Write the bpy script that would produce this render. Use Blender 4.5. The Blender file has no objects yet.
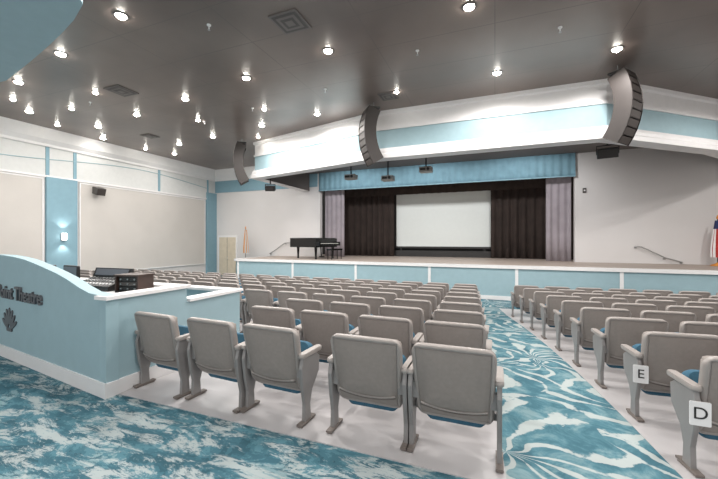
import bpy, math, random
from mathutils import Vector, Matrix
random.seed(4)
scene = bpy.context.scene
coll = scene.collection

# ---------------------------------------------------------------- materials
def lin(c):
    c = c/255.0
    return c/12.92 if c <= 0.04045 else ((c+0.055)/1.055)**2.4
def rgb(r, g, b): return (lin(r), lin(g), lin(b), 1)

def mat(name, col, rough=0.6, metal=0.0, var=0.06, nscale=6.0, bump=0.0, spec=None):
    m = bpy.data.materials.new(name); m.use_nodes = True
    nt = m.node_tree; b = nt.nodes['Principled BSDF']
    tc = nt.nodes.new('ShaderNodeTexCoord')
    n = nt.nodes.new('ShaderNodeTexNoise'); n.inputs['Scale'].default_value = nscale; n.inputs['Detail'].default_value = 4
    nt.links.new(tc.outputs['Object'], n.inputs['Vector'])
    r = nt.nodes.new('ShaderNodeValToRGB')
    r.color_ramp.elements[0].position = 0.3; r.color_ramp.elements[1].position = 0.7
    r.color_ramp.elements[0].color = tuple(max(0, x*(1-var)) for x in col[:3])+(1,)
    r.color_ramp.elements[1].color = tuple(min(1, x*(1+var)) for x in col[:3])+(1,)
    nt.links.new(n.outputs['Fac'], r.inputs['Fac']); nt.links.new(r.outputs['Color'], b.inputs['Base Color'])
    b.inputs['Roughness'].default_value = rough; b.inputs['Metallic'].default_value = metal
    if spec is not None: b.inputs['Specular IOR Level'].default_value = spec
    if bump > 0:
        bp = nt.nodes.new('ShaderNodeBump'); bp.inputs['Strength'].default_value = bump; bp.inputs['Distance'].default_value = 0.01
        n2 = nt.nodes.new('ShaderNodeTexNoise'); n2.inputs['Scale'].default_value = nscale*12
        nt.links.new(tc.outputs['Object'], n2.inputs['Vector'])
        nt.links.new(n2.outputs['Fac'], bp.inputs['Height']); nt.links.new(bp.outputs['Normal'], b.inputs['Normal'])
    return m

def emis(name, col, strength):
    m = bpy.data.materials.new(name); m.use_nodes = True
    b = m.node_tree.nodes['Principled BSDF']
    b.inputs['Base Color'].default_value = col
    b.inputs['Emission Color'].default_value = col; b.inputs['Emission Strength'].default_value = strength
    return m

M_blue = mat('blue_paint', rgb(150, 176, 184), 0.65, var=0.03)
M_blue_d = mat('pilaster_blue_paint', rgb(126, 160, 174), 0.65, var=0.03)
M_val = mat('valance_blue_fabric', rgb(110, 144, 158), 0.85, var=0.1, nscale=3)
M_white = mat('white_trim_paint', rgb(228, 226, 226), 0.45, var=0.02)
M_wall = mat('offwhite_wall_paint', rgb(212, 209, 208), 0.8, var=0.03, nscale=0.6)
M_panel = mat('beige_acoustic_fabric', rgb(198, 193, 188), 0.9, var=0.03, nscale=1.0, bump=0.1)
M_taupe = mat('taupe_seat_fabric', rgb(140, 132, 127), 0.8, var=0.05, nscale=30, bump=0.15)
M_shell = mat('taupe_seat_shell', rgb(152, 145, 141), 0.4, var=0.03, nscale=20)
M_groove = mat('seat_groove_shadow_gap', rgb(108, 100, 95), 0.7)
M_teal = mat('teal_seat_upholstery', rgb(50, 92, 114), 0.85, var=0.15, nscale=30, bump=0.15)
M_leg = mat('gray_metal_standard', rgb(134, 131, 130), 0.4, 0.1, var=0.04)
M_foot = mat('brown_metal_foot', rgb(118, 110, 105), 0.5, 0.2)
M_black = mat('black_plastic', rgb(32, 30, 30), 0.45, var=0.1)
M_dgray = mat('speaker_charcoal', rgb(46, 40, 38), 0.6, var=0.1)
M_under = mat('dark_gray_ceiling_paint', rgb(100, 94, 92), 0.7, var=0.05, nscale=1)
M_grille = mat('speaker_grille', rgb(62, 55, 52), 0.6, 0.1, var=0.2, nscale=80)
M_curt = mat('black_brown_curtain', rgb(52, 42, 38), 0.95, var=0.2, nscale=2)
M_mauve = mat('mauve_gray_curtain', rgb(156, 148, 154), 0.9, var=0.08, nscale=3)
M_screen = mat('projection_screen_white', rgb(222, 226, 223), 0.8, var=0.01)
M_stagefl = mat('stage_tan_floor', rgb(172, 158, 148), 0.5, var=0.06, nscale=1.5)
M_piano = mat('piano_black_lacquer', rgb(18, 17, 18), 0.12, var=0.1)
M_ivory = mat('piano_ivory_keys', rgb(235, 232, 222), 0.3)
M_steel = mat('brushed_steel', rgb(170, 170, 170), 0.3, 0.8)
M_wood = mat('brown_wood_veneer', rgb(62, 46, 40), 0.5, var=0.2, nscale=8)
M_vent = mat('vent_dark_metal', rgb(78, 73, 71), 0.5, 0.1)
M_ventl = mat('vent_light_metal', rgb(110, 103, 100), 0.5, 0.1)
M_projg = mat('projector_gray', rgb(150, 146, 142), 0.5, 0.1)
M_red = mat('flag_red', rgb(178, 52, 48), 0.8)
M_gold = mat('flag_gold', rgb(214, 140, 60), 0.7)
M_navy = mat('flag_navy', rgb(40, 52, 96), 0.8)
M_letter = mat('sign_letter_charcoal', rgb(84, 84, 88), 0.4)
M_bulb = emis('downlight_bulb', (1, 0.95, 0.86, 1), 140)
M_sconce = emis('sconce_glass', (1, 0.97, 0.9, 1), 5)
M_door = mat('beige_door_paint', rgb(206, 194, 174), 0.5)
M_lcd = emis('lcd_screen', (0.12, 0.13, 0.15, 1), 0.1)

def carpet(name, aisle=False):
    m = bpy.data.materials.new(name); m.use_nodes = True
    nt = m.node_tree; b = nt.nodes['Principled BSDF']; L = nt.links
    b.inputs['Roughness'].default_value = 0.95; b.inputs['Specular IOR Level'].default_value = 0.1
    tc = nt.nodes.new('ShaderNodeTexCoord')
    def noise(scale, detail, rough, dist, mscale=(1, 1, 1), rot=0):
        mp = nt.nodes.new('ShaderNodeMapping'); mp.inputs['Scale'].default_value = mscale; mp.inputs['Rotation'].default_value = (0, 0, rot)
        L.new(tc.outputs['Object'], mp.inputs['Vector'])
        n = nt.nodes.new('ShaderNodeTexNoise'); n.inputs['Scale'].default_value = scale; n.inputs['Detail'].default_value = detail
        n.inputs['Roughness'].default_value = rough; n.inputs['Distortion'].default_value = dist
        L.new(mp.outputs['Vector'], n.inputs['Vector']); return n
    def ramp(src, els, interp='LINEAR'):
        r = nt.nodes.new('ShaderNodeValToRGB'); cr = r.color_ramp; cr.interpolation = interp
        while len(cr.elements) > 1: cr.elements.remove(cr.elements[-1])
        cr.elements[0].position = els[0][0]; cr.elements[0].color = els[0][1]
        for p, c in els[1:]:
            e = cr.elements.new(p); e.color = c
        L.new(src, r.inputs['Fac']); return r
    def mix(fac, a, bb):
        mx = nt.nodes.new('ShaderNodeMix'); mx.data_type = 'RGBA'
        L.new(fac, mx.inputs[0]); L.new(a, mx.inputs[6]); L.new(bb, mx.inputs[7]); return mx.outputs[2]
    def math_(op, a, bv):
        n = nt.nodes.new('ShaderNodeMath'); n.operation = op; L.new(a, n.inputs[0])
        if isinstance(bv, (int, float)): n.inputs[1].default_value = bv
        else: L.new(bv, n.inputs[1])
        return n.outputs[0]
    dark, dk2, mid, lt, pale = rgb(58, 92, 104), rgb(70, 108, 121), rgb(84, 124, 136), rgb(122, 150, 156), rgb(184, 190, 188)
    pl = nt.nodes.new('ShaderNodeRGB')
    if aisle:
        base = ramp(noise(3.0, 7, 0.7, 0.6).outputs['Fac'], [(0.0, dark), (0.42, dk2), (0.5, mid), (0.62, lt)])
        vo = nt.nodes.new('ShaderNodeTexVoronoi'); vo.feature = 'F1'; vo.voronoi_dimensions = '2D'; vo.inputs['Scale'].default_value = 0.62
        nz = noise(0.9, 2, 0.5, 0.3)
        va = nt.nodes.new('ShaderNodeVectorMath'); va.operation = 'MULTIPLY_ADD'; va.inputs[1].default_value = (1.5, 1.5, 0)
        L.new(nz.outputs['Color'], va.inputs[0]); L.new(tc.outputs['Object'], va.inputs[2])
        L.new(va.outputs[0], vo.inputs['Vector'])
        sub = nt.nodes.new('ShaderNodeVectorMath'); sub.operation = 'SUBTRACT'
        L.new(va.outputs[0], sub.inputs[0]); L.new(vo.outputs['Position'], sub.inputs[1])
        sp = nt.nodes.new('ShaderNodeSeparateXYZ'); L.new(sub.outputs[0], sp.inputs[0])
        an = math_('ARCTAN2', sp.outputs['Y'], sp.outputs['X'])
        ph = math_('ADD', math_('MULTIPLY', an, 13.0), math_('MULTIPLY', vo.outputs['Distance'], 13.0))
        sn = math_('SINE', ph, 0.0)
        tot = math_('ADD', sn, math_('MULTIPLY', math_('SUBTRACT', noise(3.2, 5, 0.65, 0.3).outputs['Fac'], 0.5), 4.0))
        msk = ramp(math_('MULTIPLY', tot, 0.5), [(0.0, (0, 0, 0, 1)), (0.24, (0, 0, 0, 1)), (0.36, (0.8, 0.8, 0.8, 1))])
        pl.outputs[0].default_value = pale
        out = mix(msk.outputs['Color'], base.outputs['Color'], pl.outputs[0])
    else:
        base = ramp(noise(1.6, 7, 0.7, 0.4, (1, 1.5, 1), 0.5).outputs['Fac'], [(0.0, dark), (0.44, dk2), (0.50, mid), (0.57, lt)], 'CONSTANT')
        msk = ramp(noise(3.0, 9, 0.8, 0.5, (0.6, 1.8, 1), -0.35).outputs['Fac'], [(0.0, (0, 0, 0, 1)), (0.495, (0, 0, 0, 1)), (0.54, (0.85, 0.85, 0.85, 1))])
        pl.outputs[0].default_value = rgb(172, 180, 180)
        out = mix(msk.outputs['Color'], base.outputs['Color'], pl.outputs[0])
        msk2 = ramp(noise(5.0, 7, 0.8, 0.8, (0.5, 1.8, 1), 0.3).outputs['Fac'], [(0.0, (0, 0, 0, 1)), (0.53, (0, 0, 0, 1)), (0.56, (1, 1, 1, 1))])
        dk = nt.nodes.new('ShaderNodeRGB'); dk.outputs[0].default_value = rgb(64, 100, 113)
        out = mix(msk2.outputs['Color'], out, dk.outputs[0])
    L.new(out, b.inputs['Base Color'])
    bp = nt.nodes.new('ShaderNodeBump'); bp.inputs['Strength'].default_value = 0.3; bp.inputs['Distance'].default_value = 0.005
    n2 = noise(160, 2, 0.5, 0); L.new(n2.outputs['Fac'], bp.inputs['Height']); L.new(bp.outputs['Normal'], b.inputs['Normal'])
    return m
M_carpet = carpet('teal_abstract_carpet'); M_aisle = carpet('teal_palm_carpet', True)
M_conc = mat('pale_gray_concrete', rgb(184, 181, 182), 0.35, var=0.07, nscale=1.5)

def ceil_mat():
    m = bpy.data.materials.new('dark_ceiling_tile'); m.use_nodes = True
    nt = m.node_tree; b = nt.nodes['Principled BSDF']; L = nt.links
    tc = nt.nodes.new('ShaderNodeTexCoord')
    br = nt.nodes.new('ShaderNodeTexBrick'); br.offset = 0; br.inputs['Scale'].default_value = 1
    br.inputs['Brick Width'].default_value = 2.4; br.inputs['Row Height'].default_value = 1.2; br.inputs['Mortar Size'].default_value = 0.008
    n = nt.nodes.new('ShaderNodeTexNoise'); n.inputs['Scale'].default_value = 0.3; n.inputs['Detail'].default_value = 5
    L.new(tc.outputs['Object'], n.inputs['Vector']); L.new(tc.outputs['Object'], br.inputs['Vector'])
    r = nt.nodes.new('ShaderNodeValToRGB')
    r.color_ramp.elements[0].position = 0.3; r.color_ramp.elements[0].color = rgb(98, 86, 81)
    r.color_ramp.elements[1].position = 0.7; r.color_ramp.elements[1].color = rgb(132, 119, 112)
    L.new(n.outputs['Fac'], r.inputs['Fac'])
    L.new(r.outputs['Color'], br.inputs['Color1']); L.new(r.outputs['Color'], br.inputs['Color2'])
    br.inputs['Mortar'].default_value = rgb(98, 88, 84)
    L.new(br.outputs['Color'], b.inputs['Base Color']); b.inputs['Roughness'].default_value = 0.32
    return m
M_ceil = ceil_mat()

# ---------------------------------------------------------------- mesh builder
class MB:
    def __init__(s): s.v = []; s.f = []; s.m = []; s.mats = []; s.sm = []
    def mi(s, m):
        if m not in s.mats: s.mats.append(m)
        return s.mats.index(m)
    def add(s, vs, fs, m, smooth=False, T=None):
        o = len(s.v)
        s.v += [(T @ Vector(v)) if T else Vector(v) for v in vs]
        k = s.mi(m)
        for f in fs: s.f.append([i+o for i in f]); s.m.append(k); s.sm.append(smooth)
    def box(s, c, d, m, T=None, R=None):
        x, y, z = d[0]/2, d[1]/2, d[2]/2
        vs = [Vector((a*x, b*y, e*z)) for a in (-1, 1) for b in (-1, 1) for e in (-1, 1)]
        if R: vs = [R @ v for v in vs]
        vs = [v+Vector(c) for v in vs]
        s.add(vs, [(0, 1, 3, 2), (4, 6, 7, 5), (0, 4, 5, 1), (2, 3, 7, 6), (0, 2, 6, 4), (1, 5, 7, 3)], m, False, T)
    def box2(s, a, b, m): s.box([(a[i]+b[i])/2 for i in range(3)], [abs(b[i]-a[i]) for i in range(3)], m)
    def rings(s, rs, m, smooth=True, cap=True, T=None):
        n = len(rs[0]); vs = [p for r in rs for p in r]; fs = []
        for k in range(len(rs)-1):
            for i in range(n):
                j = (i+1) % n; fs.append((k*n+i, k*n+j, (k+1)*n+j, (k+1)*n+i))
        s.add(vs, fs, m, smooth, T)
        if cap:
            s.add(rs[0], [tuple(range(n))[::-1]], m, False, T); s.add(rs[-1], [tuple(range(n))], m, False, T)
    def tube(s, pts, r, m, n=8):
        rs = []; pts = [Vector(p) for p in pts]
        for i, p in enumerate(pts):
            d = (pts[min(i+1, len(pts)-1)]-pts[max(i-1, 0)]).normalized()
            up = Vector((0, 0, 1)) if abs(d.z) < 0.9 else Vector((1, 0, 0))
            a = d.cross(up).normalized(); b = d.cross(a)
            rr = r[i] if isinstance(r, (list, tuple)) else r
            rs.append([p+a*math.cos(t)*rr+b*math.sin(t)*rr for t in [2*math.pi*k/n for k in range(n)]])
        s.rings(rs, m)
    def prism(s, outline, h0, h1, m, bev=0.0, T=None, smooth=False):
        cx = sum(p[0] for p in outline)/len(outline); cy = sum(p[1] for p in outline)/len(outline)
        def ring(z, ins):
            out = []
            for p in outline:
                d = Vector((p[0]-cx, p[1]-cy)); l = d.length or 1
                q = d*(1-ins/l); out.append((cx+q.x, cy+q.y, z))
            return out
        rs = [ring(h0, bev), ring(h0+bev, 0), ring(h1-bev, 0), ring(h1, bev)] if bev > 0 else [ring(h0, 0), ring(h1, 0)]
        s.rings(rs, m, smooth, True, T)
    def mesh(s, name):
        me = bpy.data.meshes.new(name); me.from_pydata([tuple(v) for v in s.v], [], s.f)
        for m in s.mats: me.materials.append(m)
        for p, k, sm in zip(me.polygons, s.m, s.sm): p.material_index = k; p.use_smooth = sm
        me.update()
        import bmesh
        bm = bmesh.new(); bm.from_mesh(me); bmesh.ops.recalc_face_normals(bm, faces=bm.faces); bm.to_mesh(me); bm.free()
        return me
    def obj(s, name, loc=(0, 0, 0), rz=0, parent=None):
        o = bpy.data.objects.new(name, s.mesh(name)); o.location = loc; o.rotation_euler = (0, 0, rz); coll.objects.link(o)
        if parent: o.parent = parent
        return o

def rrect(w, h, r, n=5, cx=0, cy=0):
    out = []
    for (sx, sy, a0) in ((1, 1, 0), (-1, 1, 90), (-1, -1, 180), (1, -1, 270)):
        for k in range(n+1):
            a = math.radians(a0+90*k/n); out.append((cx+sx*(w/2-r)+r*math.cos(a), cy+sy*(h/2-r)+r*math.sin(a)))
    return out

# ---------------------------------------------------------------- room constants
XL, XR, YB, YF = -16.0, 10.4, -4.0, 16.5
ZC = 5.9; ZS = 0.77; ZF = -0.45; SY0, SY1 = 3.0, 10.5
def fz(y):
    return 0 if y < SY0 else (ZF if y > SY1 else -0.06*(y-SY0))

def strip(name, polyfn, ys, m, dz, name_thick=0.02):
    b = MB(); rs = []
    for y in ys:
        x0, x1 = polyfn(y); z = fz(y)+dz
        rs.append([(x0, y, z), (x1, y, z), (x1, y, z-name_thick), (x0, y, z-name_thick)])
    b.rings(rs, m, False, True)
    return b.obj(name)
strip('floor', lambda y: (XL, XR), [YB, SY0, SY1, YF], M_carpet, 0, 0.15)
edgeL = lambda y: 0.06-0.06*(y-2.9)
def edgeR(y):
    d = y-3.15
    return 1.25-0.05*d-(0.010*d*d if d > 0 else 0)
YS = [3.0, 4.0, 5.0, 6.0, 7.0, 8.0, 9.0, 10.0, 10.5]
strip('floor_seating_concrete_left', lambda y: (-3.84 if y < 4.56 else -14.8, edgeL(y)), [2.56, 3.0, 4.559], M_conc, 0.008)
strip('floor_seating_concrete_rear', lambda y: (-14.8, edgeL(y)), [4.56, 10.5, 10.8], M_conc, 0.008)
strip('floor_seating_concrete_right', lambda y: (edgeR(y), 9.6), [2.56]+YS+[11.6], M_conc, 0.008)
strip('floor_aisle_carpet', lambda y: (edgeL(y), edgeR(y)), [2.0]+YS+[11.5, 12.5, 13.2], M_aisle, 0.004)

# walls -----------------------------------------------------------
b = MB(); b.box2((XL-0.2, YB, -0.7), (XL, YF+3, ZC), M_wall); b.obj('wall_left')
b = MB(); b.box2((XR, YB, -0.7), (XR+0.2, YF+3, ZC), M_wall); b.obj('wall_right')
OX0, OX1, OZ = -8.75, 3.07, 5.1
b = MB(); b.box2((XL, YF, -0.7), (OX0, YF+0.25, ZC), M_wall); b.obj('wall_front_left')
b = MB(); b.box2((OX1, YF, -0.7), (XR, YF+0.25, ZC), M_wall); b.obj('wall_front_right')
b = MB(); b.box2((OX0, YF, OZ), (OX1, YF+0.25, ZC), M_wall); b.obj('wall_front_header')
b = MB(); b.box2((OX0-2, 19.5, ZS-0.3), (OX1+2, 19.7, 6.0), M_black); b.obj('wall_stage_back')
b = MB(); b.box2((OX0-2.0, YF+0.25, 5.6), (OX1+2.0, 19.5, 5.7), M_black); stage_ceiling = b.obj('ceiling_stage')
b = MB(); b.box2((XL, YB, ZC), (XR, YF+0.25, ZC+0.15), M_ceil); b.obj('ceiling')
b = MB()
pr = [(0, 5.25), (0.08, 5.25), (0.10, 5.35), (0.22, 5.5), (0.30, 5.75), (0.34, 5.9), (0, 5.9)]
b.rings([[(XL+p[0], y, p[1]) for p in pr] for y in (YB, YF)], M_white, False); b.obj('trim_cornice_left')
b = MB()
b.rings([[(x, YF-p[0], p[1]) for p in pr] for x in (XL, -9.75)], M_white, False); b.obj('trim_cornice_front')
M_band = mat('pale_band_paint', rgb(208, 209, 208), 0.7, var=0.03)
b = MB(); b.box2((XL, YB, 4.16), (XL+0.03, YF, 5.25), M_band)
b.box2((XL, YB, 4.08), (XL+0.07, YF, 4.16), M_white)
for y in (7.87, 8.8, 12.6, 15.8):
    b.box2((XL, y, 4.16), (XL+0.05, y+0.12, 5.25), M_blue_d)
b.tube([(XL+0.035, y, 4.85+0.22*math.sin(y*0.5+2.0)) for y in [YB+0.35*i for i in range(58)]], 0.018, M_blue, 6)
b.obj('trim_frieze_left')
b = MB(); b.box2((XL, YF-0.04, 4.55), (-8.9, YF, 5.25), M_blue_d)
b.obj('trim_frieze_front')
b = MB(); b.box2((XL, 7.87, ZF), (XL+0.1, 8.92, 4.1), M_blue_d); b.obj('trim_pilaster_left')
b = MB(); b.box2((XL, 15.75, ZF), (XL+0.12, YF, 4.5), M_blue_d); b.obj('trim_pilaster_corner')
for nm, y0, y1 in (('acoustic_wall_panel', -2.0, 7.75), ('acoustic_wall_panel', 9.05, 15.6)):
    b = MB(); b.box2((XL, y0, 0.3), (XL+0.06, y1, 4.0), M_panel)
    for (a, c, d, e) in ((y0-0.04, y1+0.04, 4.0, 4.05), (y0-0.04, y1+0.04, 0.25, 0.3)):
        b.box2((XL, a, d), (XL+0.08, c, e), M_white)
    for y in (y0-0.04, y1):
        b.box2((XL, y, 0.3), (XL+0.08, y+0.04, 4.0), M_white)
    b.obj(nm)
b = MB(); b.box2((XL, YB, ZF), (XL+0.03, YF, ZF+0.15), M_white); b.obj('baseboard_left')
b = MB(); b.box2((-15.75, YF-0.06, ZF), (-14.25, YF-0.01, 1.95), M_white); b.box2((-15.62, YF-0.08, ZF), (-14.38, YF-0.05, 1.83), M_door)
b.box2((-15.01, YF-0.085, ZF), (-14.99, YF-0.075, 1.83), M_vent)
b.tube([(-14.95, YF-0.09, 0.5), (-14.95, YF-0.14, 0.52), (-14.95, YF-0.14, 0.68), (-14.95, YF-0.09, 0.7)], 0.015, M_steel)
b.obj('door_1')
b = MB(); b.box2((XL+0.1, 8.33, 1.65), (XL+0.14, 8.47, 1.95), M_steel)
b.rings([[(XL+0.22+0.07*math.cos(t), 8.4+0.07*math.sin(t), z) for t in [k*math.pi/6 for k in range(12)]] for z in (1.68, 1.95)], M_sconce)
b.box2((XL+0.12, 8.37, 1.64), (XL+0.24, 8.43, 1.67), M_steel); sc = b.obj('wall_sconce')
for dz, rx in ((2.05, math.pi), (1.58, 0)):
    l = bpy.data.lights.new('sconce_lamp', 'SPOT'); l.energy = 22; l.spot_size = math.radians(110); l.spot_blend = 0.8; l.shadow_soft_size = 0.04; l.color = (1, 0.95, 0.88)
    lo = bpy.data.objects.new('sconce_lamp', l); lo.location = (XL+0.24, 8.4, dz); lo.rotation_euler = (rx, 0, 0); lo.parent = sc; coll.objects.link(lo)
b = MB(); b.box((XL+0.35, 9.6, 3.75), (0.3, 0.35, 0.3), M_vent, R=Matrix.Rotation(0.3, 3, 'Y'))
b.box((XL+0.505, 9.6, 3.70), (0.02, 0.3, 0.26), M_grille, R=Matrix.Rotation(0.3, 3, 'Y'))
b.tube([(XL+0.06, 9.6, 3.85), (XL+0.25, 9.6, 3.8)], 0.03, M_black); b.box((XL+0.075, 9.6, 3.85), (0.03, 0.2, 0.2), M_black); b.obj('wall_speaker')

# ---------------------------------------------------------------- soffit
P = [(-9.67, 16.45), (-9.67, 12.25), (-3.69, 10.8), (2.73, 10.8), (6.2, 13.6), (8.6, 16.45)]
def offs(P, d):
    out = []
    for i, p in enumerate(P):
        p = Vector(p); ns = []
        if i > 0: e = (p-Vector(P[i-1])).normalized(); ns.append(Vector((e.y, -e.x)))
        if i < len(P)-1: e = (Vector(P[i+1])-p).normalized(); ns.append(Vector((e.y, -e.x)))
        if len(ns) == 2:
            n = (ns[0]+ns[1]).normalized(); n = n/max(0.3, n.dot(ns[0]))
        else: n = ns[0]
        out.append(p+n*d)
    return out
prof = [(0.06, 5.9), (0.06, 5.80), (0.0, 5.76), (0.0, 5.34), (0.04, 5.34), (0.04, 5.27), (0.0, 5.27), (0.0, 4.67),
        (0.06, 4.67), (0.10, 4.58), (0.10, 4.5), (0.16, 4.45), (0.16, 4.33), (-0.30, 4.33), (-0.30, 5.25)]
pm = [M_white]*6+[M_blue]+[M_white]*6+[M_under]
b = MB()
cache = [offs(P, q[0]) for q in prof]
for k in range(len(prof)-1):
    for i in range(len(P)-1):
        a0, a1 = cache[k][i], cache[k][i+1]; c0, c1 = cache[k+1][i], cache[k+1][i+1]
        b.add([(a0.x, a0.y, prof[k][1]), (a1.x, a1.y, prof[k][1]), (c1.x, c1.y, prof[k+1][1]), (c0.x, c0.y, prof[k+1][1])], [(0, 1, 2, 3)], pm[k])
b.obj('ceiling_soffit')
b = MB(); q = offs(P, -0.05)
b.prism([(p.x, p.y) for p in q], 5.25, 5.3, M_under); b.obj('ceiling_forestage')
b = MB()
pts = [(-3.2, -2), (-3.4, 1.5)]+[(-4.5-3.4*t, 2.55+0.75*t**0.8) for t in [k/8 for k in range(9)]]+[(-9.5, 3.2), (-12, 2.0), (-12, -2)]
b.prism(pts, 4.5, 5.9, M_blue); b.prism([(p[0], p[1]+0.03) for p in pts], 4.46, 4.52, M_blue); b.obj('ceiling_bulkhead_booth')

# ---------------------------------------------------------------- stage
AX0, AX1, AY = -11.55, XR-0.02, 13.3
b = MB(); b.box2((AX0, AY, ZF+0.01), (AX1, YF-0.005, ZS), M_stagefl); b.obj('stage_platform')
b = MB(); b.box2((OX0+0.01, YF-0.005, 0.3), (OX1-0.01, YF+0.26, ZS-0.002), M_stagefl); b.box2((OX0-1.9, YF+0.26, 0.3), (OX1+1.9, 19.48, ZS-0.002), M_stagefl); b.obj('floor_backstage')
b = MB()
b.box2((AX0-0.05, AY-0.03, ZF), (AX1, AY-0.005, ZS-0.1), M_blue)
b.box2((AX0-0.1, AY-0.1, ZS-0.10), (AX1, AY-0.005, ZS+0.02), M_white)
b.box2((AX0-0.1, AY-0.1, ZS-0.10), (AX0-0.01, YF-0.1, ZS+0.02), M_white)
b.box2((AX0-0.05, AY-0.03, ZF), (AX0-0.01, YF-0.1, ZS-0.1), M_blue)
b.box2((AX0-0.06, AY-0.06, ZF), (AX1, AY-0.03, ZF+0.14), M_white)
for x in [-11.45+3.04*i for i in range(8)]:
    b.box2((x-0.05, AY-0.055, ZF+0.14), (x+0.05, AY-0.03, ZS-0.1), M_white)
b.obj('stage_fascia')

def curtain(name, x0, x1, y, z0, z1, m, amp=0.09, wl=0.28, parent=None):
    b = MB(); n = int((x1-x0)/wl*8); nz = 4; vs = []; fs = []
    for k in range(nz+1):
        z = z0+(z1-z0)*k/nz
        for i in range(n+1):
            x = x0+(x1-x0)*i/n
            a = amp*(0.7+0.3*math.sin(x*1.7))*(1-0.25*k/nz)
            vs.append((x, y+a*math.sin(2*math.pi*x/wl+0.6*math.sin(x*2.1)), z))
    for k in range(nz):
        for i in range(n):
            q = k*(n+1)+i; fs.append((q, q+1, q+n+2, q+n+1))
    b.add(vs, fs, m, True)
    o = b.obj(name, parent=parent); md = o.modifiers.new('thick', 'SOLIDIFY'); md.thickness = 0.015
    return o
curtain('stage_curtain_side', OX0+0.05, -7.55, 17.0, ZS+0.005, 5.59, M_mauve)
curtain('stage_curtain_side', 2.08, OX1-0.05, 17.0, ZS+0.005, 5.59, M_mauve)
curtain('stage_curtain_black', -9.3, -5.2, 18.5, ZS+0.005, 5.59, M_curt, 0.1, 0.35)
curtain('stage_curtain_black', -0.18, 4.2, 18.5, ZS+0.005, 5.59, M_curt, 0.1, 0.35)
curtain('border_drape', -9.3, 4.2, 18.2, 4.12, 5.592, M_curt, 0.05, 0.4, parent=stage_ceiling)
b = MB(); b.box2((-5.16, 18.85, 1.32), (-0.2, 18.87, 4.3), M_screen)
b.box2((-5.26, 18.82, 1.22), (-0.1, 18.90, 1.32), M_black); b.box2((-5.26, 18.82, 1.3), (-5.16, 18.9, 4.4), M_black); b.box2((-0.2, 18.82, 1.3), (-0.1, 18.9, 4.4), M_black)
b.box2((-5.26, 18.82, 4.3), (-0.1, 18.9, 4.4), M_black)
for x in (-4.9, -0.5): b.box2((x-0.04, 18.83, ZS), (x+0.04, 18.89, 1.25), M_black)
b.box2((-5.26, 18.75, ZS), (-0.1, 18.81, 1.1), M_black)
b.obj('projection_screen')
b = MB(); n = 400; vs = []; fs = []
zz = [5.25, 4.9, 4.5, 4.3]
for k, z in enumerate(zz):
    for i in range(n+1):
        x = OX0+(OX1-OX0)*i/n
        vs.append((x, 16.38-0.03*math.sin(2*math.pi*x/0.3)*(0.4+0.2*k), z))
for k in range(3):
    for i in range(n): q = k*(n+1)+i; fs.append((q, q+1, q+n+2, q+n+1))
b.add(vs, fs, M_val, True)
b.box2((OX0, 16.32, 4.28), (OX1, 16.42, 4.32), M_blue_d)
o = b.obj('stage_valance'); md = o.modifiers.new('t', 'SOLIDIFY'); md.thickness = 0.012

def rail(pts, name):
    b = MB(); b.tube(pts, 0.022, M_steel)
    for p in (pts[0], pts[-1], pts[len(pts)//2]):
        b.tube([(p[0], p[1], p[2]), (p[0], YF-0.01, p[2]-0.03)], 0.014, M_steel)
        b.box((p[0], YF-0.015, p[2]-0.03), (0.08, 0.012, 0.08), M_steel)
    b.obj(name)
rail([(5.1, 16.36, 1.42), (5.25, 16.36, 1.42), (6.0, 16.36, 1.0), (6.5, 16.36, 0.85)], 'stair_handrail')
rail([(-11.9, 16.36, 0.9), (-11.6, 16.36, 1.05), (-10.9, 16.36, 1.5), (-10.5, 16.36, 1.52)], 'stair_handrail')
b = MB(); b.prism(rrect(0.12, 0.2, 0.02), 0, 0.04, M_vent, 0.005, T=Matrix.Translation((3.4, YF-0.005, 3.7)) @ Matrix.Rotation(math.pi/2, 4, 'X')); b.box((3.4, YF-0.05, 3.7), (0.06, 0.02, 0.06), M_white); b.obj('wall_control_plate')

def piano():
    b = MB()
    out = [(-0.75, -0.85), (0.75, -0.85), (0.75, -0.1), (0.72, 0.2), (0.58, 0.42), (0.38, 0.6), (0.22, 0.85), (0.05, 1.02), (-0.3, 1.1), (-0.6, 1.05), (-0.75, 0.9)]
    b.prism(out, 0.56, 0.98, M_piano, 0.01)
    b.prism([(p[0]*1.01, p[1]*1.01+0.1*(p[1] < -0.5)) for p in out], 0.985, 1.01, M_piano)
    b.box((0, -0.95, 0.68), (1.5, 0.25, 0.1), M_piano); b.box((0, -0.97, 0.74), (1.26, 0.16, 0.025), M_ivory)
    for k in range(-17, 18):
        if k % 7 not in (2, 6): b.box((k*0.035, -0.93, 0.76), (0.014, 0.1, 0.02), M_black)
    for x in (-0.71, 0.71): b.box((x, -0.95, 0.77), (0.08, 0.25, 0.1), M_piano)
    for (x, y) in ((-0.6, -0.7), (0.6, -0.7), (-0.3, 0.8)):
        b.tube([(x, y, 0.63), (x, y, 0.5), (x, y, 0.1), (x, y, 0.0)], [0.085, 0.07, 0.045, 0.055], M_piano, 10)
    b.tube([(0, -0.45, 0.62), (0, -0.5, 0.1)], 0.03, M_piano); b.box((0, -0.53, 0.1), (0.3, 0.1, 0.06), M_piano)
    return b.obj('grand_piano', (-8.35, 15.1, ZS), math.radians(75))
piano()
b = MB(); b.prism(rrect(0.8, 0.34, 0.03), 0.42, 0.5, M_piano, 0.015)
for x in (-0.34, 0.34):
    for y in (-0.12, 0.12): b.tube([(x, y, 0), (x, y, 0.43)], 0.022, M_piano)
b.obj('piano_bench', (-7.05, 14.75, ZS), math.radians(75))

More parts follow.
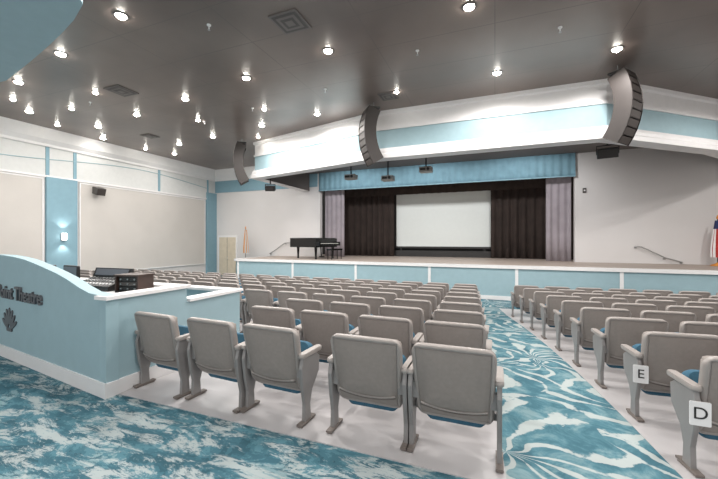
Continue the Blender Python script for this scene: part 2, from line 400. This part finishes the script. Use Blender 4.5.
def flag(loc, cols, h, name):
    b = MB()
    b.rings([[(r*math.cos(t), r*math.sin(t), z) for t in [k*math.pi/8 for k in range(16)]] for r, z in ((0.18, 0), (0.18, 0.03), (0.06, 0.08), (0.02, 0.12))], M_gold)
    b.tube([(0, 0, 0.1), (0, 0, h)], 0.016, M_wood); b.tube([(0, 0, h), (0, 0, h+0.05), (0, 0, h+0.15)], [0.03, 0.04, 0.004], M_gold)
    n = 36; seg = len(cols)
    zs = [h-0.05, h-0.35, h-0.7, h-1.05, h-1.35]
    for k in range(4):
        rs = []
        for j in (k, k+1):
            w = 0.04+0.11*min(1, (h-0.05-zs[j])/0.9)
            rs.append([((w+0.03*math.sin(5*t+j*0.2))*math.cos(t)*1.1, (w*0.6+0.02*math.sin(6*t))*math.sin(t), zs[j]) for t in [2*math.pi*q/n for q in range(n)]])
        for q in range(n):
            q2 = (q+1) % n
            b.add([rs[0][q], rs[0][q2], rs[1][q2], rs[1][q]], [(0, 1, 2, 3)], M_navy if (k == 0) and seg > 2 else cols[(q//3) % 2], True)
    return b.obj(name, loc)
flag((-12.95, 15.6, ZF), [M_gold, M_panel], 2.75, 'orange_flag_on_pole')
flag((7.28, 15.9, ZS), [M_red, M_white, 0], 1.65, 'striped_flag_on_pole')

# ---------------------------------------------------------------- line array loudspeakers
def line_array(loc, rz, name='line_array_loudspeaker'):
    b = MB(); n = 9
    z = 5.70; y = 0.0; pts = []
    H = 0.185
    for k in range(n):
        a = math.radians(-22+k*6.6)
        c = Vector((0, y+H/2*math.sin(a), z-H/2*math.cos(a)))
        R = Matrix.Rotation(a, 3, 'X')
        b.box(c, (0.52, 0.34, H-0.006), M_dgray, R=R)
        b.box(c+R @ Vector((0, -0.172, 0)), (0.46, 0.012, H-0.03), M_grille, R=R)
        pts.append((c, R))
        z -= H*math.cos(a); y += H*math.sin(a)
    for sx in (-1, 1):
        rs = []
        for k, (c, R) in enumerate(pts):
            for e in ((0.5, -0.5) if k == 0 else (-0.5,)):
                p = c+R @ Vector((0, 0, e*H)); f = p+R @ Vector((0, -0.19, 0)); g = p+R @ Vector((0, 0.2, 0))
                rs.append([(sx*0.26, f.y, f.z), (sx*0.29, f.y+0.01, f.z), (sx*0.29, g.y, g.z), (sx*0.26, g.y, g.z)])
        b.rings(rs, M_dgray, False)
    b.box((0, 0.0, 5.74), (0.56, 0.36, 0.04), M_black)
    for x in (-0.2, 0.2): b.tube([(x, 0, 5.74), (x, 0, ZC)], 0.012, M_steel)
    return b.obj(name, loc, rz)
line_array((2.88, 10.2, 0), math.radians(52)); line_array((-3.58, 10.15, 0), math.radians(-50)); line_array((-9.95, 11.75, 0), math.radians(-50))

def projector(x, y, z, top=5.25, s=1.0):
    b = MB()
    b.prism(rrect(0.46*s, 0.36*s, 0.05), -0.09*s, 0.09*s, M_projg, 0.015)
    b.tube([(0.1*s, -0.17*s, 0), (0.1*s, -0.22*s, 0)], [0.06*s, 0.05*s], M_black, 12)
    b.box((-0.08*s, -0.185*s, 0), (0.2*s, 0.01, 0.08*s), M_black)
    b.tube([(0, 0, 0.09*s), (0, 0, top-z)], 0.025, M_black); b.box((0, 0, top-z-0.01), (0.2, 0.2, 0.02), M_black)
    b.obj('ceiling_projector', (x, y, z))
projector(-2.32, 12.5, 4.22); projector(-3.75, 12.5, 4.0); projector(-5.26, 12.5, 4.15)
def hang_speaker(x, y, z, top, rz, s=1):
    b = MB()
    b.box((0, 0, 0), (0.5*s, 0.36*s, 0.26*s), M_black, R=Matrix.Rotation(0.3, 3, 'X')); b.box((0, -0.185*s, -0.055*s), (0.45*s, 0.02, 0.22*s), M_dgray, R=Matrix.Rotation(0.3, 3, 'X'))
    for sx in (-0.265*s, 0.265*s): b.box((sx, 0, 0.1*s), (0.02, 0.06, 0.26*s), M_black)
    b.box((0, 0, 0.22*s), (0.55*s, 0.06, 0.02), M_black); b.tube([(0, 0, 0.22*s), (0, 0, top-z)], 0.025, M_black)
    b.obj('hanging_loudspeaker', (x, y, z), rz)
hang_speaker(3.05, 12.0, 4.22, 5.25, -0.2); hang_speaker(-9.2, 12.7, 3.95, 5.25, 0.4, 0.8)

# ---------------------------------------------------------------- downlights
LT = [(-6.52, 4.38, 1), (-0.43, 6.51, 1), (-9.12, 4.78, 1), (-3.45, 6.88, 1), (-6.0, 7.25, 1), (-8.59, 7.67, 1), (2.5, 9.14, 1), (0.05, 9.35, 1), (-11.8, 5.22, .45), (-14.2, 6.56, .15),
      (-11.2, 8.05, .45), (-13.7, 8.37, .2), (-7.98, 10.5, 1), (-5.52, 10.2, 1), (-15.1, 9.4, .1), (-10.7, 10.9, .6), (-12.9, 11.2, .3), (-14.6, 12.4, .15), (-12.2, 14.2, .35), (5.4, 8.2, 1), (3.0, 4.5, 1.1), (-1.5, 1.5, 1.1), (7.5, 5.0, 1), (2.5, 0.5, 1.1), (-3.2, 3.6, 1.1), (7.4, 11.2, 1)]
n = 20
ring = [(math.cos(2*math.pi*k/n), math.sin(2*math.pi*k/n)) for k in range(n)]
def dlmesh(R0):
    dl = MB()
    dl.rings([[(c*r, s*r, z) for c, s in ring] for r, z in [(R0*1.35, 0), (R0*1.35, -0.015), (R0*1.1, -0.02), (R0, -0.012)]], M_ventl, True, False)
    dl.rings([[(c*r, s*r, z) for c, s in ring] for r, z in ((R0, -0.012), (R0*0.95, -0.03), (R0*0.6, -0.05), (0.0005, -0.055))], M_bulb, True, False)
    return dl.mesh('recessed_downlight')
dme = dlmesh(0.09); dme2 = dlmesh(0.065)
for i, (x, y, e) in enumerate(LT):
    o = bpy.data.objects.new('recessed_downlight', dme); o.location = (x, y, ZC); coll.objects.link(o)
    l = bpy.data.lights.new('downlight_lamp', 'SPOT'); l.energy = 345*e; l.spot_size = math.radians(174); l.spot_blend = 0.4
    l.color = (1, 0.965, 0.93); l.shadow_soft_size = 0.12
    lo = bpy.data.objects.new('downlight_lamp', l); lo.location = (0, 0, -0.09); lo.parent = o; coll.objects.link(lo)
for (x, y) in ((-12.6, 6.9), (-9.7, 9.2), (-14.9, 7.7), (-9.0, 11.6), (-2.6, 9.5), (-15.0, 11.2), (-10.6, 6.4), (-6.9, 9.2), (-13.4, 5.8)):
    o = bpy.data.objects.new('recessed_downlight', dme2); o.location = (x, y, ZC); coll.objects.link(o)
for x in (-6.5, -2.8, 1.0):
    l = bpy.data.lights.new('stage_wash_lamp', 'SPOT'); l.energy = 430; l.spot_size = math.radians(130); l.spot_blend = 0.7; l.shadow_soft_size = 0.15
    lo = bpy.data.objects.new('stage_wash_lamp', l); lo.location = (x, 13.4, 5.1); lo.rotation_euler = (math.radians(45), 0, 0); coll.objects.link(lo)
for (x, y, s) in ((-3.67, 5.7, 0.6), (-9.8, 6.6, 0.6), (-2.9, 9.7, 0.5), (-13.0, 9.9, 0.5)):
    b = MB(); b.box((0, 0, -0.012), (s, s, 0.024), M_ventl)
    for k in range(4):
        q = s*(0.86-0.2*k); b.box((0, 0, -0.026-0.004*k), (q, q, 0.008), M_vent if k % 2 == 0 else M_ventl)
    b.obj('ceiling_air_vent', (x, y, ZC))
for (x, y) in ((-5.2, 5.2), (-1.6, 7.6), (-7.2, 9.0), (1.2, 7.8), (-9.6, 9.4), (-4.4, 8.6), (-11.5, 6.8)):
    b = MB(); b.tube([(0, 0, 0), (0, 0, -0.02), (0, 0, -0.021), (0, 0, -0.1)], [0.04, 0.04, 0.012, 0.012], M_white); b.tube([(0, 0, -0.1), (0, 0, -0.11)], 0.025, M_steel)
    b.obj('ceiling_sprinkler', (x, y, ZC))

# ---------------------------------------------------------------- control booth
A = Vector((-3.87, 2.44)); B = Vector((-6.81, 2.80)); D = (B-A); nrm = Vector((D.y, -D.x)).normalized()
if nrm.y > 0: nrm = -nrm
b = MB()
ss = [0, 0.12, 0.2, 0.3, 0.4, 0.5, 0.6, 0.7, 0.8, 0.95, 1.1, 1.3, 1.5, 1.7]
zt = [1.09, 1.10, 1.15, 1.23, 1.29, 1.34, 1.385, 1.425, 1.45, 1.47, 1.47, 1.44, 1.38, 1.3]
front = []; back = []
for s_, z_ in zip(ss, zt):
    p = A+D*s_; front.append((p.x, p.y, z_)); q = p-nrm*0.13; back.append((q.x, q.y, z_))
nn = len(ss)
fb = [(p[0], p[1], 0) for p in front]; bb = [(p[0], p[1], 0) for p in back]
vs = front+back+fb+bb; fs = []
for i in range(nn-1):
    fs += [(i, i+1, 2*nn+i+1, 2*nn+i), (nn+i, 3*nn+i, 3*nn+i+1, nn+i+1), (i, nn+i, nn+i+1, i+1), (2*nn+i, 2*nn+i+1, 3*nn+i+1, 3*nn+i)]
fs += [(0, 2*nn, 3*nn, nn), (nn-1, 2*nn-1, 4*nn-1, 3*nn-1)]
b.add(vs, fs, M_blue)
b.box2((-3.87-0.12, 2.45, 0), (-3.87, 3.48, 1.05), M_blue)
b.box2((-8.5, 3.36, 0), (-3.99, 3.48, 1.05), M_blue)
b.box2((-3.99, 3.48, -0.1), (-3.87, 4.52, 0.86), M_blue)
b.box2((-6.5, 4.40, -0.1), (-3.99, 4.52, 0.86), M_blue)
b.box2((-4.03, 2.42, 1.05), (-3.83, 3.52, 1.09), M_white); b.box2((-8.5, 3.32, 1.05), (-4.03, 3.52, 1.09), M_white)
b.box2((-4.03, 3.50, 0.86), (-3.83, 4.56, 0.90), M_white); b.box2((-6.5, 4.36, 0.86), (-4.03, 4.56, 0.90), M_white)
p0 = A+nrm*0.02; p1 = A+D*1.7+nrm*0.02
b.add([(p0.x+0.02, p0.y, 0), (p1.x, p1.y, 0), (p1.x, p1.y, 0.16), (p0.x+0.02, p0.y, 0.16), (A.x+0.02, A.y, 0), (p1.x, p1.y+0.02, 0), (p1.x, p1.y+0.02, 0.16), (A.x+0.02, A.y, 0.16)],
      [(0, 1, 2, 3), (4, 7, 6, 5), (3, 2, 6, 7), (0, 4, 5, 1), (0, 3, 7, 4), (1, 5, 6, 2)], M_white)
b.box2((-3.87, 2.42, -0.1), (-3.85, 4.54, 0.16), M_white)
b.box2((-8.4, 2.90, 0.98), (-4.0, 3.36, 1.02), M_white)
booth = b.obj('control_booth')
ang = math.atan2(-D.y, -D.x)
tx = bpy.data.curves.new('booth_lettering', 'FONT'); tx.body = 'Point Theatre'; tx.size = 0.265; tx.extrude = 0.012; tx.offset = 0.004; tx.align_x = 'RIGHT'
tx.materials.append(M_letter)
to = bpy.data.objects.new('lettering', tx); p = A+D*0.51+nrm*0.014; to.location = (p.x, p.y, 0.86); to.rotation_euler = (math.pi/2, 0, ang); coll.objects.link(to); to.parent = booth
b = MB()
T = Matrix.Translation(((A+D*0.87+nrm*0.003).x, (A+D*0.87+nrm*0.003).y, 0.42)) @ Matrix.Rotation(ang, 4, 'Z') @ Matrix.Rotation(math.pi/2, 4, 'X')
for k in range(-3, 4):
    a = k*0.36; l = 0.19-0.008*abs(k); c = Vector((math.sin(a)*l, math.cos(a)*l))
    ol = []
    for t in range(12):
        u = 2*math.pi*t/12; lx, ly = 0.032*math.cos(u), 0.12*math.sin(u)
        ol.append((c.x+lx*math.cos(-a)-ly*math.sin(-a), c.y+lx*math.sin(-a)+ly*math.cos(-a)))
    b.prism(ol, 0, 0.012, M_letter, 0, T=T)
b.prism(rrect(0.18, 0.05, 0.015), 0, 0.012, M_letter, 0, T=T)
b.obj('shell_emblem', parent=booth)
CZ = 1.021
b = MB()
b.rings([[(x, -0.17, 0), (x, -0.17, 0.06), (x, 0.12, 0.14), (x, 0.17, 0.27), (x, 0.19, 0.27), (x, 0.19, 0)] for x in (-0.36, 0.36)], M_black, False)
b.add([(-0.34, -0.165, 0.066), (0.34, -0.165, 0.066), (0.34, 0.118, 0.144), (-0.34, 0.118, 0.144)], [(0, 1, 2, 3)], M_black)
for i in range(11):
    for j in range(3):
        b.box((-0.31+i*0.062, -0.11+0.09*j, 0.085+0.025*j), (0.018, 0.03, 0.02), M_steel if j else M_white, R=Matrix.Rotation(0.26, 3, 'X'))
b.box((0, 0.14, 0.215), (0.62, 0.01, 0.09), M_lcd, R=Matrix.Rotation(-0.35, 3, 'X'))
b.obj('audio_mixing_console', (-5.05, 3.13, CZ), 0.05)
def monitor(x, y, rz, w=0.4, h=0.25):
    b = MB(); b.prism(rrect(0.2, 0.16, 0.03), 0, 0.015, M_black, 0.004); b.tube([(0, 0, 0.01), (0, 0.02, 0.14)], 0.02, M_black)
    zc = 0.05+h/2
    b.prism(rrect(w, h, 0.02), -0.02, 0.02, M_black, 0.005, T=Matrix.Translation((0, 0, zc)) @ Matrix.Rotation(math.pi/2, 4, 'X'))
    b.box((0, -0.022, zc), (w-0.04, 0.004, h-0.04), M_lcd); b.obj('computer_monitor', (x, y, CZ), rz)
monitor(-5.75, 3.15, -0.1); monitor(-6.3, 3.1, 0.15)
b = MB(); b.box((0, 0, 0.01), (0.34, 0.26, 0.02), M_black)
for x in (-0.16, 0.16): b.box((x, 0, 0.11), (0.02, 0.26, 0.2), M_wood)
b.box((0, 0, 0.22), (0.36, 0.28, 0.02), M_wood); b.box((0, 0.02, 0.11), (0.30, 0.20, 0.19), M_black)
for k in range(3):
    b.box((0, -0.09, 0.05+k*0.06), (0.28, 0.02, 0.045), M_vent if k % 2 else M_black)
    for x in (-0.1, 0.0, 0.1): b.tube([(x, -0.10, 0.05+k*0.06), (x, -0.115, 0.05+k*0.06)], 0.01, M_steel, 6)
b.obj('equipment_rack', (-4.38, 3.12, CZ), 0.2)

# ---------------------------------------------------------------- theatre seat
def seat_mesh():
    b = MB()
    W = 0.64; zc, hh = 0.545, 0.64
    out0 = rrect(W, hh, 0.095, 6)
    def base(x, z):
        y = -0.15*(z-0.35)+0.35*x*x
        if z < 0.42: y += 1.2*(0.42-z)**1.5
        return y
    def R(s, yo):
        r = []
        for (x, z) in out0:
            k = (1-s)*0.30
            if s > 0.7:
                xx = max(-W/2+k, min(W/2-k, x)); zz = zc+max(-hh/2+k, min(hh/2-k, z))
            else:
                xx = x*s; zz = zc+z*s
            w = 1-0.09*(zc+hh/2-zz)/hh
            xx *= w
            r.append((xx, base(xx, zz)+yo, zz))
        return r
    b.rings([R(0.02, -0.030), R(0.25, -0.030), R(0.5, -0.030), R(0.69, -0.030), R(0.86, -0.030)], M_taupe, True, True)
    b.rings([R(0.86, -0.030), R(0.87, -0.018), R(0.89, -0.034), R(0.94, -0.034), R(0.985, -0.024), R(1, -0.008), R(1, 0.008)], M_shell, True, False)
    b.rings([R(1, 0.008), R(0.96, 0.035), R(0.9, 0.055), R(0.6, 0.062), R(0.02, 0.062)], M_taupe, True, True)
    b.tube([(x, base(x, 0.345+0.5*x*x)-0.031, 0.345+0.5*x*x) for x in [-0.25+0.05*i for i in range(11)]], 0.007, M_shell, 6)
    b.tube([(x, base(x, 0.325+0.5*x*x)-0.029, 0.325+0.5*x*x) for x in [-0.25+0.05*i for i in range(11)]], 0.006, M_groove, 6)
    T = Matrix.Translation((0, 0.15, 0.27)) @ Matrix.Rotation(math.radians(62), 4, 'X')
    b.prism(rrect(0.56, 0.40, 0.08, 5, 0, 0.2), 0.0, 0.09, M_teal, 0.025, T=T, smooth=True)
    b.prism(rrect(0.5, 0.36, 0.07, 5, 0, 0.2), -0.035, 0.0, M_shell, 0.012, T=T, smooth=True)
    b.prism(rrect(0.46, 0.10, 0.04, 5, 0, 0.0), 0.19, 0.25, M_teal, 0.02, T=Matrix.Translation((0, 0.17, 0)), smooth=True)
    for sx in (-1, 1):
        X = sx*0.332
        T2 = Matrix.Translation((X, 0, 0)) @ Matrix(((0, 0, 1, 0), (1, 0, 0, 0), (0, 1, 0, 0), (0, 0, 0, 1)))
        side = [(0.02, 0.0), (0.12, 0.0), (0.11, 0.14), (0.15, 0.26), (0.27, 0.40), (0.28, 0.54), (0.22, 0.58), (-0.01, 0.59), (-0.035, 0.5), (-0.01, 0.3), (0.025, 0.16)]
        b.prism(side, -0.018, 0.018, M_leg, 0.006, T=T2)
        b.box((X, 0.07, -0.004), (0.055, 0.24, 0.018), M_foot)
        b.box((X, 0.07, -0.022), (0.04, 0.22, 0.03), M_foot)
        T3 = Matrix.Translation((X, 0.14, 0.59))
        b.prism(rrect(0.064, 0.36, 0.031, 5), 0, 0.04, M_shell, 0.01, T=T3, smooth=True)
        b.box((sx*0.30, 0.03, 0.46), (0.06, 0.05, 0.12), M_leg); b.box((sx*0.30, 0.14, 0.30), (0.06, 0.05, 0.05), M_leg)
    b.tube([(-0.32, 0.15, 0.27), (0.32, 0.15, 0.27)], 0.015, M_leg)
    return b.mesh('theatre_seat')
sme = seat_mesh()
def seat(x, y, rz=0):
    o = bpy.data.objects.new('theatre_seat', sme); o.location = (x, y, fz(y)+0.032); o.rotation_euler = (0, 0, rz); coll.objects.link(o); return o
for x, r in ((-3.47, -0.05), (-2.68, -0.05), (-1.96, -0.04), (-1.01, 0), (-0.30, 0)): seat(x, 2.74, r)
for k in range(1, 9):
    y = 2.78+0.9*k; xe = edgeL(y)-0.40; xmin = -3.3 if y < 5.0 else -14.2
    x = xe
    while x > xmin:
        seat(x+random.uniform(-0.01, 0.01), y, random.uniform(-0.01, 0.01)); x -= 0.745
a = math.radians(5.5)
for k in range(9):
    y0 = 3.22+0.9*k; x0 = edgeR(y0)+0.08
    for j in range(12):
        q = 0.36+0.745*j; X, Y = x0+q*math.cos(a), y0+q*math.sin(a)
        if X < 9.4: seat(X, Y, a+random.uniform(-0.01, 0.01))
for k, ch in ((0, 'D'), (1, 'E')):
    y0 = 3.22+0.9*k; x0 = edgeR(y0)+0.08
    z = fz(y0)+0.48
    b = MB(); b.prism(rrect(0.12, 0.17, 0.008), 0, 0.006, M_white, 0)
    c = b.obj('row_label_card', (x0+0.025, y0-0.062, z)); c.rotation_euler = (math.pi/2, 0, a-0.1)
    t = bpy.data.curves.new('row_letter', 'FONT'); t.body = ch; t.size = 0.12; t.extrude = 0.001; t.align_x = 'CENTER'; t.align_y = 'CENTER'; t.materials.append(M_black)
    o = bpy.data.objects.new('letter', t); o.location = (0, 0, 0.008); o.parent = c; coll.objects.link(o)

# ---------------------------------------------------------------- world & camera
w = bpy.data.worlds.new('World'); scene.world = w; w.use_nodes = True
w.node_tree.nodes['Background'].inputs['Color'].default_value = (1.0, 0.98, 0.96, 1); w.node_tree.nodes['Background'].inputs['Strength'].default_value = 1.25
cam = bpy.data.cameras.new('camera'); cam.sensor_width = 36; cam.lens = 345/718*36; cam.clip_start = 0.05
co = bpy.data.objects.new('camera', cam); co.location = (0, 0, 1.7); co.rotation_euler = (math.pi/2, 0, math.radians(21.5)); coll.objects.link(co)
scene.camera = co
scene.view_settings.view_transform = 'Standard'
